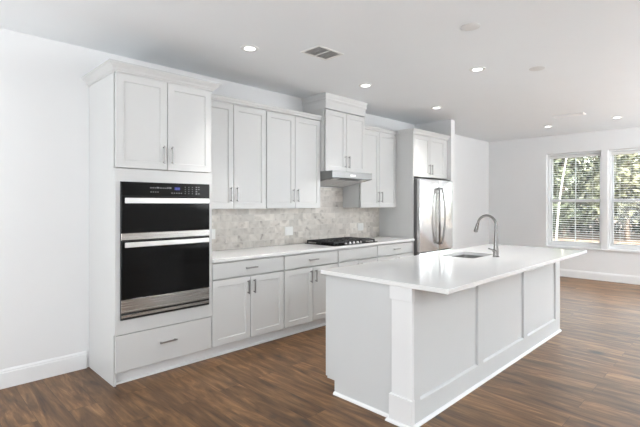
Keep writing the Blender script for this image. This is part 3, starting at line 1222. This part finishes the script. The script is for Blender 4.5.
# long register near the far wall
t = thing('ceiling_register', (6.08, -2.1, H), 'long narrow white register on the ceiling near the far wall', 'vent')
bm = NB(); box(bm, 6.00, 6.16, -2.315, -1.885, H - 0.012, H - 0.0005, 0.004); fr_ = obj('frame', bm, 'register_white', t)
bm = NB()
for k in range(7):
    xx = 6.028 + k * 0.0175
    box(bm, xx - 0.005, xx + 0.005, -2.295, -1.905, H - 0.0145, H - 0.011)
obj('louvres', bm, 'register_white', fr_)

for (x, y), lb in zip([(1.898, -2.551), (3.334, -2.552)], ['round grey blank cover plate on the ceiling above the near half of the island', 'round grey blank cover plate on the ceiling above the far half of the island']):
    bm = NB(); lathe(bm, [(0.072, -0.0005), (0.072, -0.004), (0.066, -0.0075), (0, -0.0085)], (x, y, H), 32)
    tag(obj('cover_plate', bm, 'plate', None, True, (x, y, H)), lb, 'cover plate', 'blank ceiling plates above the island')

# ------------------------------------------------------------------ outdoors
bm = NB()
rnd = random.Random(2)
NXg, NYg = 24, 30
gv = [[bm.verts.new((XR + 0.4 + 45 * i / NXg, -28 + 62 * j / NYg, -0.35 + 0.05 * rnd.uniform(-1, 1) + 0.014 * max(0, i - 8) * 1.2)) for j in range(NYg + 1)] for i in range(NXg + 1)]
for i in range(NXg):
    for j in range(NYg):
        bm.faces.new((gv[i][j], gv[i + 1][j], gv[i + 1][j + 1], gv[i][j + 1]))
g = obj('ground', bm, 'leaf_ground', None, True)
g['kind'] = 'structure'


def leaf(bm, p, s, rnd):
    d1 = Vector((rnd.gauss(0, 1), rnd.gauss(0, 1), rnd.gauss(0, 1))).normalized()
    d2 = d1.orthogonal().normalized()
    a, b2, c, d = p - d1 * s, p + d2 * s * .5, p + d1 * s, p - d2 * s * .5
    bm.faces.new([bm.verts.new(q) for q in (a, b2, c, d)])


def tree(x, y, h, w, seed, mat, label, n=3400, low=0.22, group='leafy trees beyond the windows', s=0.14):
    rnd = random.Random(seed)
    z0 = -0.35
    t = thing('leafy_tree', (x, y, z0), label, 'tree', group)
    bm = NB()
    top = Vector((x + rnd.uniform(-.3, .3), y + rnd.uniform(-.3, .3), z0 + h * 0.85))
    base = Vector((x, y, z0 - 0.1))
    pts = [base.lerp(top, k / 6) + Vector((rnd.uniform(-.06, .06), rnd.uniform(-.06, .06), 0)) for k in range(7)]
    tube(bm, pts, [0.13 - 0.017 * k for k in range(7)], 8)
    cl = []
    for k in range(11):
        f = rnd.uniform(low, 0.95)
        a = rnd.uniform(0, 2 * PI)
        rr = w * (1 - 0.55 * abs(f - 0.5)) * rnd.uniform(0.4, 0.95)
        q = base.lerp(top, f * 0.9)
        e2 = q + Vector((math.cos(a) * rr, math.sin(a) * rr, rnd.uniform(0.1, 0.7)))
        tube(bm, [q, q.lerp(e2, 0.5) + Vector((0, 0, 0.08)), e2], [0.05, 0.035, 0.012], 6)
        cl.append((e2, rnd.uniform(0.5, 1.0)))
    cl.append((top, 0.8))
    obj('trunk', bm, 'bark', t, True)
    bm = NB()
    for i in range(n):
        c, rr = rnd.choice(cl)
        p = c + Vector((rnd.gauss(0, 1), rnd.gauss(0, 1), rnd.gauss(0, .8))) * rr * 0.55
        if p.z > z0 + 0.1:
            leaf(bm, p, s * rnd.uniform(0.6, 1.3), rnd)
    obj('crown', bm, mat, t)


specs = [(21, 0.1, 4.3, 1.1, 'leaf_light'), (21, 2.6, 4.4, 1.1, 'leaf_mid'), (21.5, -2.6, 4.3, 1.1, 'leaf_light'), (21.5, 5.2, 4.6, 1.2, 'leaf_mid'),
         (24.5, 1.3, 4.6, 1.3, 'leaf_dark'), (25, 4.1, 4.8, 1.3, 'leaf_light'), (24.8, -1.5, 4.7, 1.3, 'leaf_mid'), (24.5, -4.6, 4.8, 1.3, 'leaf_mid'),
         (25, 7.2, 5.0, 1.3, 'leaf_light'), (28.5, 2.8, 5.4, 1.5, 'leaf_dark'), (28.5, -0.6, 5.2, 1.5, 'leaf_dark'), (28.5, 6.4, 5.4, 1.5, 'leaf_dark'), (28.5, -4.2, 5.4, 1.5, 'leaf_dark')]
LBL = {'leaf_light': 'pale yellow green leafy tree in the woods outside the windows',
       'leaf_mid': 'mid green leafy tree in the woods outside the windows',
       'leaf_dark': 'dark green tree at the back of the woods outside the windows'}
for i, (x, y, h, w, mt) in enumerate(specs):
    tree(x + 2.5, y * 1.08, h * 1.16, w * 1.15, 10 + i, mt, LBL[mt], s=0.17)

# the pale leaning trunk
rnd = random.Random(5)
t = thing('leaning_tree', (18.4, 1.70, -0.35), 'pale bare leaning tree trunk outside the left window', 'tree')
bm = NB()
b0 = Vector((18.4, 1.70, -0.4))
b1 = Vector((18.4, 1.12, 4.2))
pts = [b0.lerp(b1, k / 8) + Vector((0, 0.10 * math.sin(PI * k / 8), 0)) for k in range(9)]
tube(bm, pts, [0.045 - 0.002 * k for k in range(9)], 10)
obj('trunk', bm, 'pale_bark', t, True)


# low brush under the trees
bm = NB()
rnd = random.Random(9)
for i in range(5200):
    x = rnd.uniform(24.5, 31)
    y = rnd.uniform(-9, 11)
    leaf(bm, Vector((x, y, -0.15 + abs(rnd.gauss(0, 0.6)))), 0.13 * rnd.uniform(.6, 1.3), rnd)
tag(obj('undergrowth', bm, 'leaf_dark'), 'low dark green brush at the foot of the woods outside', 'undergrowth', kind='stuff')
